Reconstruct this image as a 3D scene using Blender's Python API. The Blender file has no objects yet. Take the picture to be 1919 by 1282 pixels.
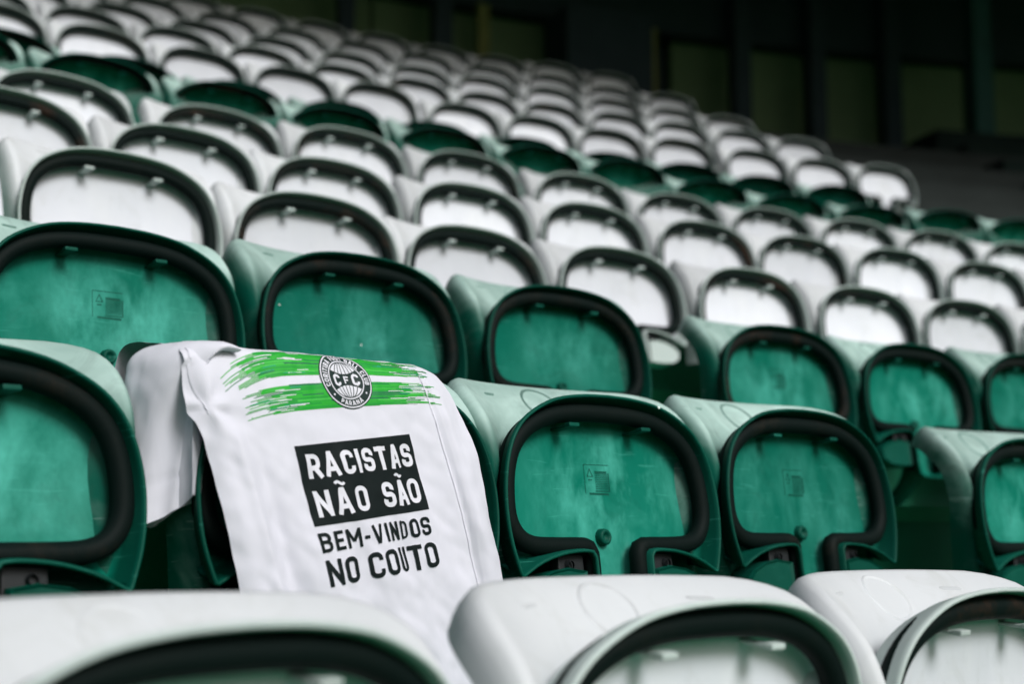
import bpy, bmesh, math, random
from mathutils import Vector, Matrix
random.seed(7)
S = bpy.context.scene
COL = S.collection

# ------------------------------------------------------------------ camera
YAW, PITCH = 0.7417, 0.1327
FPX = 2667.0
cam_d = bpy.data.cameras.new('camera')
cam = bpy.data.objects.new('camera', cam_d)
COL.objects.link(cam)
S.camera = cam
fw = Vector((math.sin(YAW)*math.cos(PITCH), math.cos(YAW)*math.cos(PITCH), math.sin(PITCH)))
rt = Vector((math.cos(YAW), -math.sin(YAW), 0))
up = rt.cross(fw)
m = Matrix((rt, up, -fw)).transposed().to_4x4()
cam.matrix_world = m
cam_d.sensor_width = 36.0
cam_d.lens = FPX/1919*36
cam_d.clip_start = 0.02
cam_d.clip_end = 2000
cam_d.dof.use_dof = True
cam_d.dof.focus_distance = 1.92
cam_d.dof.aperture_fstop = 3.0
cam_d.dof.aperture_blades = 0

def project(P):
    z = P.dot(fw)
    if z < 0.05: return None
    return (959.5 + FPX*P.dot(rt)/z, 641 - FPX*P.dot(up)/z)

# ------------------------------------------------------------------ sky, sun, exposure
SUN_EL, SUN_AZ = math.radians(38), math.radians(180)      # azimuth clockwise from +Y
W = bpy.data.worlds.new('World'); S.world = W; W.use_nodes = True
nt = W.node_tree
bg = nt.nodes['Background']
sky = nt.nodes.new('ShaderNodeTexSky'); sky.sky_type = 'NISHITA'; sky.sun_disc = False
sky.sun_elevation = SUN_EL; sky.sun_rotation = SUN_AZ
sky.air_density = 1.0; sky.dust_density = 4.0; sky.ozone_density = 1.0
hs = nt.nodes.new('ShaderNodeHueSaturation'); hs.inputs['Saturation'].default_value = 0.8
nt.links.new(sky.outputs[0], hs.inputs['Color']); nt.links.new(hs.outputs[0], bg.inputs['Color'])
bg.inputs['Strength'].default_value = 0.055
sd = bpy.data.lights.new('sun', 'SUN'); sd.energy = 1.5; sd.angle = math.radians(22); sd.color = (0.945, 0.975, 1.0)
so = bpy.data.objects.new('sun', sd); COL.objects.link(so)
sv = Vector((math.sin(SUN_AZ)*math.cos(SUN_EL), math.cos(SUN_AZ)*math.cos(SUN_EL), math.sin(SUN_EL)))
so.rotation_euler = sv.to_track_quat('Z', 'Y').to_euler()
S.view_settings.view_transform = 'Standard'; S.view_settings.look = 'None'
S.view_settings.gamma = 1.0; S.view_settings.use_curve_mapping = False
S.view_settings.exposure = 0.76
S.cycles.max_bounces = 5; S.cycles.diffuse_bounces = 3; S.cycles.glossy_bounces = 2
S.cycles.caustics_reflective = False; S.cycles.caustics_refractive = False

# ------------------------------------------------------------------ helpers
def link(o, parent=None):
    COL.objects.link(o)
    if parent is not None: o.parent = parent
    return o
def mk_mesh(name, vs, fs, mats=(), smooth=True, midx=None):
    me = bpy.data.meshes.new(name)
    me.from_pydata([tuple(v) for v in vs], [], fs)
    for mt in mats: me.materials.append(mt)
    if midx: me.polygons.foreach_set('material_index', midx)
    if smooth: me.polygons.foreach_set('use_smooth', [True]*len(me.polygons))
    me.update()
    return me
def part(name, me, parent=None):
    return link(bpy.data.objects.new(name, me), parent)
def empty(name, loc=(0, 0, 0), rz=0):
    o = bpy.data.objects.new(name, None); o.location = loc; o.rotation_euler = (0, 0, rz)
    o.empty_display_size = 0.05
    return link(o)
def tag(o, label=None, cat=None, group=None, kind=None):
    if label: o['label'] = label
    if cat: o['category'] = cat
    if group: o['group'] = group
    if kind: o['kind'] = kind
    return o
def lerp(a, b, t): return a + (b-a)*t
def sstep(a, b, x):
    t = min(1, max(0, (x-a)/(b-a))); return t*t*(3-2*t)
def catmull(pts, t):
    n = len(pts)-1; x = min(max(t, 0), 1)*n; i = min(int(x), n-1); f = x-i
    p0 = pts[max(i-1, 0)]; p1 = pts[i]; p2 = pts[i+1]; p3 = pts[min(i+2, n)]
    return tuple(0.5*((2*b)+(-a+c)*f+(2*a-5*b+4*c-d)*f*f+(-a+3*b-3*c+d)*f**3) for a, b, c, d in zip(p0, p1, p2, p3))
def smooth_path(pts, n):
    return [Vector(catmull(pts, i/(n-1))) for i in range(n)]
def tube_mesh(path, r, seg=10, caps=True):
    vs, fs = [], []
    n = len(path); prev = None
    for i, p in enumerate(path):
        t = (path[min(i+1, n-1)]-path[max(i-1, 0)]).normalized()
        if prev is None:
            a = Vector((0, 1, 0)) if abs(t.y) < .9 else Vector((1, 0, 0))
            u = t.cross(a).normalized()
        else:
            u = (prev - t*prev.dot(t)).normalized()
        prev = u; v = t.cross(u)
        for k in range(seg):
            a = 2*math.pi*k/seg
            vs.append(p + (u*math.cos(a)+v*math.sin(a))*r)
    for i in range(n-1):
        for k in range(seg):
            fs.append((i*seg+k, i*seg+(k+1) % seg, (i+1)*seg+(k+1) % seg, (i+1)*seg+k))
    if caps:
        fs.append(tuple(range(seg-1, -1, -1))); fs.append(tuple((n-1)*seg+k for k in range(seg)))
    return vs, fs
def bbox_bm(bm, c, size, bev=0.0, rot=None):
    r = bmesh.ops.create_cube(bm, size=1.0)
    vs = r['verts']
    bmesh.ops.scale(bm, vec=size, verts=vs)
    if bev:
        es = list({e for v in vs for e in v.link_edges})
        rr = bmesh.ops.bevel(bm, geom=es, offset=bev, segments=2, affect='EDGES', profile=0.6)
        vs = list({v for f in rr['faces'] for v in f.verts} | {v for v in vs if v.is_valid})
    if rot is not None: bmesh.ops.rotate(bm, cent=(0, 0, 0), matrix=rot, verts=vs)
    bmesh.ops.translate(bm, vec=c, verts=vs)
    return vs
def bm_mesh(name, bm, mats, smooth=False):
    me = bpy.data.meshes.new(name); bm.to_mesh(me); bm.free()
    for mt in mats: me.materials.append(mt)
    if smooth: me.polygons.foreach_set('use_smooth', [True]*len(me.polygons))
    return me

# ------------------------------------------------------------------ materials
def new_mat(name):
    mt = bpy.data.materials.new(name); mt.use_nodes = True
    n = mt.node_tree.nodes; l = mt.node_tree.links
    return mt, n, l, n['Principled BSDF']
def add_noise(n, l, vec, scale, detail=5, rough=.6, dist=0.0):
    t = n.new('ShaderNodeTexNoise'); t.inputs['Scale'].default_value = scale
    t.inputs['Detail'].default_value = detail; t.inputs['Roughness'].default_value = rough
    t.inputs['Distortion'].default_value = dist
    l.new(vec, t.inputs['Vector']); return t.outputs['Fac']
def ramp(n, l, fac, a, b, ca=(0, 0, 0, 1), cb=(1, 1, 1, 1)):
    r = n.new('ShaderNodeValToRGB'); r.color_ramp.elements[0].position = a; r.color_ramp.elements[1].position = b
    r.color_ramp.elements[0].color = ca; r.color_ramp.elements[1].color = cb
    l.new(fac, r.inputs['Fac']); return r.outputs['Color']
def mixc(n, l, fac, a, b, mode='MIX'):
    x = n.new('ShaderNodeMix'); x.data_type = 'RGBA'; x.blend_type = mode
    if isinstance(fac, float): x.inputs[0].default_value = fac
    else: l.new(fac, x.inputs[0])
    for sock, val in ((x.inputs[6], a), (x.inputs[7], b)):
        if isinstance(val, tuple): sock.default_value = val
        else: l.new(val, sock)
    return x.outputs[2]
def mathn(n, l, op, a, b=None):
    x = n.new('ShaderNodeMath'); x.operation = op
    for i, v in enumerate((a, b)):
        if v is None: continue
        if isinstance(v, (int, float)): x.inputs[i].default_value = v
        else: l.new(v, x.inputs[i])
    return x.outputs[0]
def obj_vec(n, l):
    tc = n.new('ShaderNodeTexCoord'); oi = n.new('ShaderNodeObjectInfo')
    sc = n.new('ShaderNodeVectorMath'); sc.operation = 'SCALE'
    cx = n.new('ShaderNodeCombineXYZ')
    for i in range(3): l.new(oi.outputs['Random'], cx.inputs[i])
    l.new(cx.outputs[0], sc.inputs[0]); sc.inputs['Scale'].default_value = 37.0
    ad = n.new('ShaderNodeVectorMath'); ad.operation = 'ADD'
    l.new(tc.outputs['Object'], ad.inputs[0]); l.new(sc.outputs[0], ad.inputs[1])
    return ad.outputs[0], oi.outputs['Random'], tc.outputs['Object']
def bump(n, l, bsdf, h, strength, dist):
    b = n.new('ShaderNodeBump'); b.inputs['Strength'].default_value = strength; b.inputs['Distance'].default_value = dist
    l.new(h, b.inputs['Height']); l.new(b.outputs[0], bsdf.inputs['Normal'])

def plastic(name, base, chalk, chalk_amt, rough, bleach_glare=False, rim_shade=None, spec=.12, dirt=(.05, .06, .05, 1), flecks=True):
    mt, n, l, b = new_mat(name)
    v, rnd, ov = obj_vec(n, l)
    f1 = add_noise(n, l, v, 6.5, 4, .62, .6)
    f2 = add_noise(n, l, v, 34, 3, .7)
    patch = ramp(n, l, f1, .49, .66)
    grain = ramp(n, l, f2, .35, .75)
    fac = mathn(n, l, 'MULTIPLY', patch, mathn(n, l, 'ADD', mathn(n, l, 'MULTIPLY', grain, .6), .4))
    fac = mathn(n, l, 'MULTIPLY', fac, chalk_amt)
    if bleach_glare:
        at = n.new('ShaderNodeAttribute'); at.attribute_name = 'bleach_glare'
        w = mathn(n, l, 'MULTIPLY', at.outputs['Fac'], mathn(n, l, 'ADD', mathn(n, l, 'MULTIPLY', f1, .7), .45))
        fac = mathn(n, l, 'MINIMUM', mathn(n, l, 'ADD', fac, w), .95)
    if rim_shade:       # rubbed, whitened patch round the middle of the panel, worn by shoes and knees
        sx = n.new('ShaderNodeSeparateXYZ'); l.new(ov, sx.inputs[0])
        dx = mathn(n, l, 'DIVIDE', mathn(n, l, 'SUBTRACT', sx.outputs[0], .03), .13); dz = mathn(n, l, 'DIVIDE', mathn(n, l, 'ADD', sx.outputs[2], .09), .075)
        rr = mathn(n, l, 'ADD', mathn(n, l, 'MULTIPLY', dx, dx), mathn(n, l, 'MULTIPLY', dz, dz))
        near = mathn(n, l, 'DIVIDE', 1.0, mathn(n, l, 'ADD', mathn(n, l, 'MULTIPLY', rr, rr), 1.0))
        mp2 = n.new('ShaderNodeMapping'); mp2.inputs['Scale'].default_value = (1.6, 1, .8); mp2.inputs['Rotation'].default_value = (0, .5, 0); l.new(v, mp2.inputs['Vector'])
        f5 = add_noise(n, l, mp2.outputs[0], 9, 5, .6, .15)
        rub = mathn(n, l, 'MULTIPLY', near, ramp(n, l, f5, .42, .68))
        fac = mathn(n, l, 'MINIMUM', mathn(n, l, 'ADD', mathn(n, l, 'MULTIPLY', fac, .55), mathn(n, l, 'MULTIPLY', rub, mathn(n, l, 'ADD', mathn(n, l, 'MULTIPLY', rnd, .55), .38))), .9)
        # shade painted into rim and wall colour; the flat panel is faded and scuffed
        aw = n.new('ShaderNodeAttribute'); aw.attribute_name = 'scuff_shade'
        base = mixc(n, l, aw.outputs['Fac'], rim_shade, base)
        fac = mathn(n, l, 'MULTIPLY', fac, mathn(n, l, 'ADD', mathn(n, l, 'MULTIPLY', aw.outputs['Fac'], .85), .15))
    c = mixc(n, l, fac, base, chalk)
    mpd = n.new('ShaderNodeMapping'); mpd.inputs['Scale'].default_value = (55, 20, 3.5); l.new(v, mpd.inputs['Vector'])
    fd = add_noise(n, l, mpd.outputs[0], 1.0, 3, .6, .3)
    c = mixc(n, l, mathn(n, l, 'MULTIPLY', ramp(n, l, fd, .6, .8), .08), c, dirt)
    # fine scratches: stretched noise
    mp = n.new('ShaderNodeMapping'); mp.inputs['Scale'].default_value = (9, 9, 90); mp.inputs['Rotation'].default_value = (0, .7, 0)
    l.new(v, mp.inputs['Vector'])
    f3 = add_noise(n, l, mp.outputs[0], 1.6, 2, .5, .8)
    c = mixc(n, l, mathn(n, l, 'MULTIPLY', ramp(n, l, f3, .65, .73), .22), c, chalk)
    # grime
    f4 = add_noise(n, l, v, 11, 4, .7, 1.2)
    c = mixc(n, l, mathn(n, l, 'MULTIPLY', ramp(n, l, f4, .52, .8), .35), c, dirt)
    if flecks:
        vo = n.new('ShaderNodeTexVoronoi'); vo.inputs['Scale'].default_value = 26; l.new(v, vo.inputs['Vector'])
        wn = n.new('ShaderNodeTexWhiteNoise'); wn.noise_dimensions = '3D'; l.new(vo.outputs['Position'], wn.inputs['Vector'])
        k = mathn(n, l, 'MULTIPLY', mathn(n, l, 'LESS_THAN', vo.outputs['Distance'], .07), mathn(n, l, 'GREATER_THAN', wn.outputs['Value'], .88))
        c = mixc(n, l, k, c, (.8, .84, .8, 1))
    # per seat tone
    tone = mathn(n, l, 'ADD', mathn(n, l, 'MULTIPLY', rnd, .3), .85)
    hv = n.new('ShaderNodeHueSaturation'); l.new(tone, hv.inputs['Value']); l.new(c, hv.inputs['Color'])
    l.new(hv.outputs[0], b.inputs['Base Color'])
    r = mathn(n, l, 'ADD', mathn(n, l, 'MULTIPLY', f2, .25), rough)
    l.new(r, b.inputs['Roughness'])
    b.inputs['Specular IOR Level'].default_value = spec
    bump(n, l, b, f2, .12, .002)
    return mt
GREEN = (0.0003, .140, .092, 1); GCHALK = (.075, .42, .33, 1)
M_GPAN = plastic('green_plastic_worn', GREEN, GCHALK, .62, .38, rim_shade=(.0005, .062, .040, 1), dirt=(.002, .045, .032, 1))  # deeper green on rim and walls is painted shade
M_GBACK = plastic('green_plastic_bleach_glare', (0.0015, .085, .056, 1), (.44, .60, .545, 1), .22, .36, bleach_glare=True, flecks=False)  # pale top mixes sun bleaching with sky glare put into the colour
WHITE = (.70, .72, .765, 1)
M_WPAN = plastic('white_plastic', WHITE, (.76, .775, .80, 1), .3, .36, rim_shade=(.47, .545, .515, 1), dirt=(.42, .43, .40, 1), flecks=False)  # grey-green rim and walls carry shade in their colour
M_WBACK = plastic('white_plastic_back', (.57, .59, .60, 1), (.64, .655, .655, 1), .4, .36, dirt=(.36, .37, .33, 1), flecks=False)

def tube_mat():
    mt, n, l, b = new_mat('black_steel_tube')
    v, rnd, ov = obj_vec(n, l)
    f = add_noise(n, l, v, 90, 4, .7); g = add_noise(n, l, v, 8, 5, .6, .5)
    rustc = mixc(n, l, rnd, (.048, .044, .030, 1), (.075, .032, .018, 1))
    fac = mathn(n, l, 'MULTIPLY', ramp(n, l, g, .5, .72), ramp(n, l, f, .35, .7))
    fac = mathn(n, l, 'MULTIPLY', fac, mathn(n, l, 'ADD', mathn(n, l, 'MULTIPLY', mathn(n, l, 'MULTIPLY', rnd, rnd), .85), .05))
    c = mixc(n, l, fac, (.003, .0075, .0065, 1), rustc)
    l.new(c, b.inputs['Base Color']); b.inputs['Roughness'].default_value = .62
    b.inputs['Specular IOR Level'].default_value = .08
    bump(n, l, b, f, .25, .001)
    return mt
M_TUBE = tube_mat()
def simple(name, col, rough=.6, nscale=20, var=.25, spec=.4, bumpd=.001, metal=0.0):
    mt, n, l, b = new_mat(name)
    v, rnd, ov = obj_vec(n, l)
    f = add_noise(n, l, v, nscale, 6, .65)
    c = mixc(n, l, f, tuple(x*(1-var) for x in col[:3])+(1,), tuple(x*(1+var) for x in col[:3])+(1,))
    l.new(c, b.inputs['Base Color']); b.inputs['Roughness'].default_value = rough
    b.inputs['Specular IOR Level'].default_value = spec; b.inputs['Metallic'].default_value = metal
    if bumpd: bump(n, l, b, f, .3, bumpd)
    return mt
M_BLACK = simple('black_bracket', (.008, .011, .012), .6)
M_CONC = simple('green_painted_concrete', (.010, .155, .082), .55, 9, .45, .4, .003)
M_NOSE = simple('green_step_edge', (.016, .23, .10), .5, 12, .4, .4, .002)
M_DCONC = simple('dark_concrete', (.020, .026, .024), .8, 4, .4, .2, .004)
M_WALL = simple('olive_wall', (.24, .34, .19), .85, 1.3, .3, .2, .004)
M_COLUMN = simple('dark_steel_column', (.055, .08, .098), .7, 3, .3, .2, .0)
M_COLG = simple('green_steel_column', (.02, .10, .085), .6, 3, .3, .3, .0)
M_ROOF = simple('roof_underside', (.24, .25, .25), .9, 1, .3, .1, .0)
M_YEL = simple('ochre_paint', (.34, .34, .13), .8, 2, .25, .2, .0)
M_GRASS = simple('pitch_grass', (.03, .08, .02), .9, 3, .5, .1, .01)

# ------------------------------------------------------------------ stand geometry (rows bend gently towards the pitch)
YB, ZB, DY, DZ = 1.4697, .1596, .6165, .2912
KAP, U0 = .0700, 1.6653
RAD = 1/KAP
ROWS = 'ABCDEFGHIJKLM'
def row_off(i):
    if i <= 7: return (i-1)*DY, ZB+(i-1)*DZ - (.04 if i == 7 else 0)
    return 6*DY+.8686+(i-8)*.6959, ZB+6*DZ+.3844+(i-8)*.349
def path(off, v):
    """v: arc length measured on row B's line"""
    if v <= U0: return Vector((v, YB+off, 0)), 0.0
    th = (v-U0)*KAP
    return Vector((U0+(RAD+off)*math.sin(th), YB-RAD+(RAD+off)*math.cos(th), 0)), -th
def place(i, u, dz=0.0):
    off, z = row_off(i)
    if u <= U0: P, h = path(off, u)
    else: P, h = path(off, U0+(u-U0)*RAD/(RAD+off))
    P.z = z+dz
    return P, h
TREAD = -.40; TF, TB = -.345, .2715

def arc_strip(name, o0, z0, o1, z1, mat, v0=-6., v1=16., step=.25, parent=None):
    vs, fs = [], []; n = int((v1-v0)/step)
    for k in range(n+1):
        v = v0+k*step
        a, _ = path(o0, v); b, _ = path(o1, v)
        vs += [(a.x, a.y, z0), (b.x, b.y, z1)]
    fs = [(2*k, 2*k+2, 2*k+3, 2*k+1) for k in range(n)]
    return vs, fs
def join_strips(name, strips, kindm, parent=None):
    vs, fs, mi, mats = [], [], [], []
    for (sv_, sf), mt in strips:
        if mt not in mats: mats.append(mt)
        o = len(vs); vs += sv_; fs += [tuple(i+o for i in f) for f in sf]; mi += [mats.index(mt)]*len(sf)
    me = mk_mesh(name, vs, fs, mats, smooth=False, midx=mi)
    return part(name, me, parent)
for i in range(-3, 13):
    off, z = row_off(i)
    offn, zn = row_off(i+1)
    front = off+TF; back = (offn+TF) if i < 12 else off+1.2
    zt = z+TREAD; ztn = zn+TREAD
    N = .035
    strips = [(arc_strip('', front+N, zt, back, zt, 0), M_CONC if i < 7 else M_DCONC),
              (arc_strip('', front-.004, zt+.004, front+N, zt+.004, 0), M_NOSE if i < 7 else M_DCONC),
              (arc_strip('', front-.004, zt-.03, front-.004, zt+.004, 0), M_NOSE if i < 7 else M_DCONC)]
    if i < 12:
        strips.append((arc_strip('', back, zt, back, ztn, 0), M_CONC if i < 7 else M_DCONC))
    o = join_strips('terrace_step', strips, None)
    tag(o, kind='structure')
# ground far below / behind the camera
gm = mk_mesh('pitch', [(-400, -400, -3), (400, -400, -3), (400, 400, -3), (-400, 400, -3)], [(0, 1, 2, 3)], [M_GRASS], False)
tag(part('pitch', gm), kind='structure')

# ------------------------------------------------------------------ the seat: backrest
BPROF = [(.192, .072), (.168, .054), (.124, .004), (.092, -.066), (.078, -.15), (.068, -.25)]
BWING = [(.082,), (.084,), (.088,), (.080,), (.068,), (.062,)]
HW, RC = .219, .052
_len = [0.0]
for k in range(200):
    a = catmull(BPROF, k/200); b = catmull(BPROF, (k+1)/200)
    _len.append(_len[-1]+math.hypot(b[0]-a[0], b[1]-a[1]))
BLEN = _len[-1]
def bt_from_len(sl):
    for k in range(200):
        if _len[k+1] >= sl: return (k+(sl-_len[k])/max(1e-9, _len[k+1]-_len[k]))/200
    return 1.0
def back_pt(w, sl):
    """w in -1..1 across, sl metres from the top edge"""
    t = bt_from_len(sl)
    y, z = catmull(BPROF, t); f = catmull(BWING, t)[0]
    hw = HW - .02*sstep(.45, 1, t)
    if sl < RC: hw -= RC*(1-math.sqrt(max(0, 1-((RC-sl)/RC)**2)))*.9
    aw = abs(w)*hw/HW
    return Vector((w*hw, y - f*aw**2.3, z - .006*aw**3))
def back_nrm(w, sl):
    e = 1e-3
    du = back_pt(min(1, w+e), sl)-back_pt(max(-1, w-e), sl); dv = back_pt(w, min(BLEN, sl+e))-back_pt(w, max(0, sl-e))
    nn = dv.cross(du)
    if nn.y > 0: nn = -nn
    return nn.normalized()
def make_back(green, nw=29, ns=20):
    sls = [BLEN*(k/(ns-1))**1.5 for k in range(ns)]
    vs, fs = [], []
    for sl in sls:
        for k in range(nw): vs.append(back_pt(-1+2*k/(nw-1), sl))
    for r in range(ns-1):
        for k in range(nw-1):
            fs.append((r*nw+k, (r+1)*nw+k, (r+1)*nw+k+1, r*nw+k+1))
    # rolled flange round left edge, top, right edge
    bord = [(r*nw, -1, sls[r]) for r in range(ns-1, 0, -1)] + [(k, -1+2*k/(nw-1), 0.0) for k in range(nw)] + [((r+1)*nw-1, 1, sls[r]) for r in range(1, ns)]
    pts = [vs[b[0]] for b in bord]; nb = len(bord)
    loops = []
    for q, (vi, w, sl) in enumerate(bord):
        tng = (pts[min(q+1, nb-1)]-pts[max(q-1, 0)]).normalized()
        nn = back_nrm(w*.97, max(sl, .004))
        o = nn.cross(tng).normalized()
        c = Vector((0, .12, -.08))
        if o.dot(pts[q]-c) < 0: o = -o
        bk = Vector((-nn.x*.35, -nn.y, -nn.z)); bk.y = max(bk.y, .5); bk.normalize()
        loops.append([pts[q]+o*.007+bk*.003, pts[q]+o*.013+bk*.011, pts[q]+o*.016+bk*.024, pts[q]+o*.016+bk*.036, pts[q]+o*.014+bk*.052])
    base = len(vs); nl = len(loops[0])
    for L in loops: vs += L
    for q in range(nb-1):
        ids0 = [bord[q][0]]+[base+q*nl+j for j in range(nl)]
        ids1 = [bord[q+1][0]]+[base+(q+1)*nl+j for j in range(nl)]
        for j in range(nl): fs.append((ids0[j], ids1[j], ids1[j+1], ids0[j+1]))
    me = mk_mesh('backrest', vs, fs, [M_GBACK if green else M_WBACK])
    bm = bmesh.new(); bm.from_mesh(me); bmesh.ops.recalc_face_normals(bm, faces=bm.faces)
    # keep front facing
    f0 = min(bm.faces, key=lambda f: (f.calc_center_median()-Vector((0, .1, -.03))).length)
    if f0.normal.y > 0: bmesh.ops.reverse_faces(bm, faces=bm.faces)
    bm.to_mesh(me); bm.free()
    at = me.attributes.new('bleach_glare', 'FLOAT', 'POINT')
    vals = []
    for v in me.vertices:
        a = sstep(.05, .62, v.normal.z)*sstep(-.16, .03, v.co.z)      # sun bleaching plus painted sky glare where the shell faces up
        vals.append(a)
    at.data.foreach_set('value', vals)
    return me
def make_ring(green):
    """moulded ring and two slots on the upper face of the backrest"""
    vs, fs = [], []
    s0, R = .048, .036
    n = 40
    for k in range(n):
        a = 2*math.pi*k/n
        for rr, h in ((R-.0035, -.0006), (R-.001, .0016), (R+.001, .0016), (R+.0035, -.0006)):
            w = rr*math.cos(a)/HW; sl = s0+rr*math.sin(a)
            vs.append(back_pt(w, sl)+back_nrm(w, sl)*h)
    for k in range(n):
        for j in range(3):
            a0 = k*4+j; b0 = ((k+1) % n)*4+j
            fs.append((a0, b0, b0+1, a0+1))
    me = mk_mesh('moulded_ring', vs, fs, [M_GBACK if green else M_WBACK])
    at = me.attributes.new('bleach_glare', 'FLOAT', 'POINT'); at.data.foreach_set('value', [.45]*len(me.vertices))
    return me
def make_slot(green, sx):
    vs, fs = [], []
    for k in range(9):
        for j, ds in enumerate((-.004, 0, .004)):
            w = (sx*.125 + (k-4)*.0042)/HW; sl = .036+ds*(1 if 0 < k < 8 else .2)
            vs.append(back_pt(w, sl)+back_nrm(w, sl)*(.0022 if j == 1 and 0 < k < 8 else -.0005))
    for k in range(8):
        for j in range(2): fs.append((k*3+j, (k+1)*3+j, (k+1)*3+j+1, k*3+j+1))
    me = mk_mesh('moulded_slot', vs, fs, [M_GBACK if green else M_WBACK])
    at = me.attributes.new('bleach_glare', 'FLOAT', 'POINT'); at.data.foreach_set('value', [.4]*len(me.vertices))
    return me

# ------------------------------------------------------------------ the seat: folded-up pan seen from below
HALF = [(0, .047), (.06, .0445), (.120, .034), (.172, .010), (.203, -.019), (.221, -.055), (.2305, -.098), (.2315, -.140), (.226, -.180), (.213, -.222)]
def outline():
    top = smooth_path([(x, z, 0) for x, z in HALF], 34)
    right = [Vector((p.x, 0, p.y)) for p in top]
    # bottom right: corner -> notch arc -> tongue
    arc = smooth_path([(.207, -.2235, 0), (.170, -.205, 0), (.125, -.193, 0), (.085, -.1895, 0), (.068, -.191, 0)], 12)
    right += [Vector((p.x, 0, p.y)) for p in arc]
    right += [Vector((.0635, 0, -.197)), Vector((.0625, 0, -.23)), Vector((.061, 0, -.27)), Vector((.058, 0, -.296)), Vector((.045, 0, -.306)), Vector((.02, 0, -.309))]
    left = [Vector((-p.x, 0, p.z)) for p in reversed(right[1:])]
    return right+left
OUT = outline()
def inset(pts, d):
    n = len(pts); res = []
    for i in range(n):
        a, b, c = pts[i-1], pts[i], pts[(i+1) % n]
        e1 = (b-a); e2 = (c-b)
        n1 = Vector((e1.z, 0, -e1.x)); n2 = Vector((e2.z, 0, -e2.x))
        n1.normalize(); n2.normalize()
        nn = n1+n2
        if nn.length < 1e-6: nn = n1
        nn.normalize(); k = max(.5, nn.dot(n1))
        res.append(b+nn*(d/k))
    return res
# orientation: OUT runs clockwise seen from -y (apex -> right -> bottom -> left); inward normal check
_t = inset(OUT, .01)
if (_t[0]-OUT[0]).z > 0: SGN = -1
else: SGN = 1
def make_pan(green):
    secs = [(.050, .066), (.036, .064), (.026, .056), (.010, .030), (.002, .010), (0, .004), (.0012, .0006), (.0034, 0), (.0050, .0012), (.0062, .008), (.012, .030), (.018, .042), (.026, .0465)]
    vs, fs = [], []; n = len(OUT)
    for d, y in secs:
        for p in inset(OUT, SGN*d): vs.append(Vector((p.x, y, p.z)))
    for r in range(len(secs)-1):
        for k in range(n):
            a = r*n+k; b = r*n+(k+1) % n
            fs.append((a, b, b+n, a+n))
    bm = bmesh.new()
    bv = [bm.verts.new(v) for v in vs]
    for f in fs:
        try: bm.faces.new([bv[i] for i in f])
        except ValueError: pass
    bm.edges.ensure_lookup_table()
    for r0 in (0, len(secs)-1):
        es = [bm.edges.get((bv[r0*n+k], bv[r0*n+(k+1) % n])) for k in range(n)]
        bmesh.ops.triangle_fill(bm, use_beauty=True, edges=[e for e in es if e])
    bmesh.ops.recalc_face_normals(bm, faces=bm.faces)
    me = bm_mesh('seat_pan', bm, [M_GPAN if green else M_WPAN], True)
    at = me.attributes.new('scuff_shade', 'FLOAT', 'POINT')
    at.data.foreach_set('value', [1.0 if i >= (len(secs)-2)*n else 0.0 for i in range(len(me.vertices))])  # one on the scuffed panel, zero where shade is painted on rim and walls
    return me
def make_tube():
    q = [(.0, .0210), (.06, .0195), (.115, .0115), (.160, -.007), (.190, -.034), (.2055, -.068), (.2115, -.108), (.209, -.142), (.193, -.166), (.165, -.1765), (.120, -.1785), (.085, -.1785)]
    half = smooth_path([(x, z, 0) for x, z in q], 40)
    R_ = [Vector((p.x, .023, p.y)) for p in half]
    R_ += [Vector((.064, .023, -.1788)), Vector((.056, .023, -.1815)), Vector((.0515, .023, -.189)), Vector((.051, .023, -.205)), Vector((.051, .024, -.25)), Vector((.051, .03, -.285))]
    L_ = [Vector((-p.x, p.y, p.z)) for p in reversed(R_[1:])]
    vs, fs = tube_mesh(L_+R_, .0138, 12)
    return mk_mesh('frame_tube', vs, fs, [M_TUBE])
def make_clip(green, sx):
    bm = bmesh.new()
    x0 = sx*.0785; z0 = -.001
    bbox_bm(bm, (x0, .010, z0-.001), (.021, .012, .006), .0015)
    bbox_bm(bm, (x0, .032, z0-.002), (.017, .034, .004), .001)
    return bm_mesh('clip', bm, [M_GPAN if green else M_WPAN], False)
def make_knob(green):
    prof = [(0, .040), (.0045, .040), (.0062, .036), (.0085, .0345), (.0105, .0350), (.0122, .037), (.0127, .041), (.0135, .048)]
    vs, fs = [], []; seg = 20
    for r, y in prof:
        for k in range(seg):
            a = 2*math.pi*k/seg; vs.append((r*math.cos(a), y, -.163+r*math.sin(a)))
    for j in range(len(prof)-1):
        for k in range(seg): fs.append((j*seg+k, j*seg+(k+1) % seg, (j+1)*seg+(k+1) % seg, (j+1)*seg+k))
    return mk_mesh('knob', vs, fs, [M_GPAN if green else M_WPAN])
def make_hinge(green, sx):
    """rounded hinge cover below the notch"""
    prof = [(.075, -.214), (.11, -.209), (.145, -.214), (.175, -.226), (.190, -.240), (.186, -.262), (.16, -.275), (.11, -.278), (.075, -.276)]
    vs, fs = [], []; n = len(prof)
    for y, k in ((.010, .86), (.007, .95), (.014, 1.0), (.06, 1.0)):
        cx = .13; cz = -.246
        for x, z in prof: vs.append((sx*(cx+(x-cx)*k), y, cz+(z-cz)*k))
    for r in range(3):
        for j in range(n): fs.append((r*n+j, r*n+(j+1) % n, (r+1)*n+(j+1) % n, (r+1)*n+j))
    fs.append(tuple(range(n))); fs.append(tuple(3*n+j for j in range(n)))
    if sx < 0: fs = [tuple(reversed(f)) for f in fs]
    me = mk_mesh('hinge_cover', vs, fs, [M_GPAN if green else M_WPAN], False)
    return me
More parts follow.
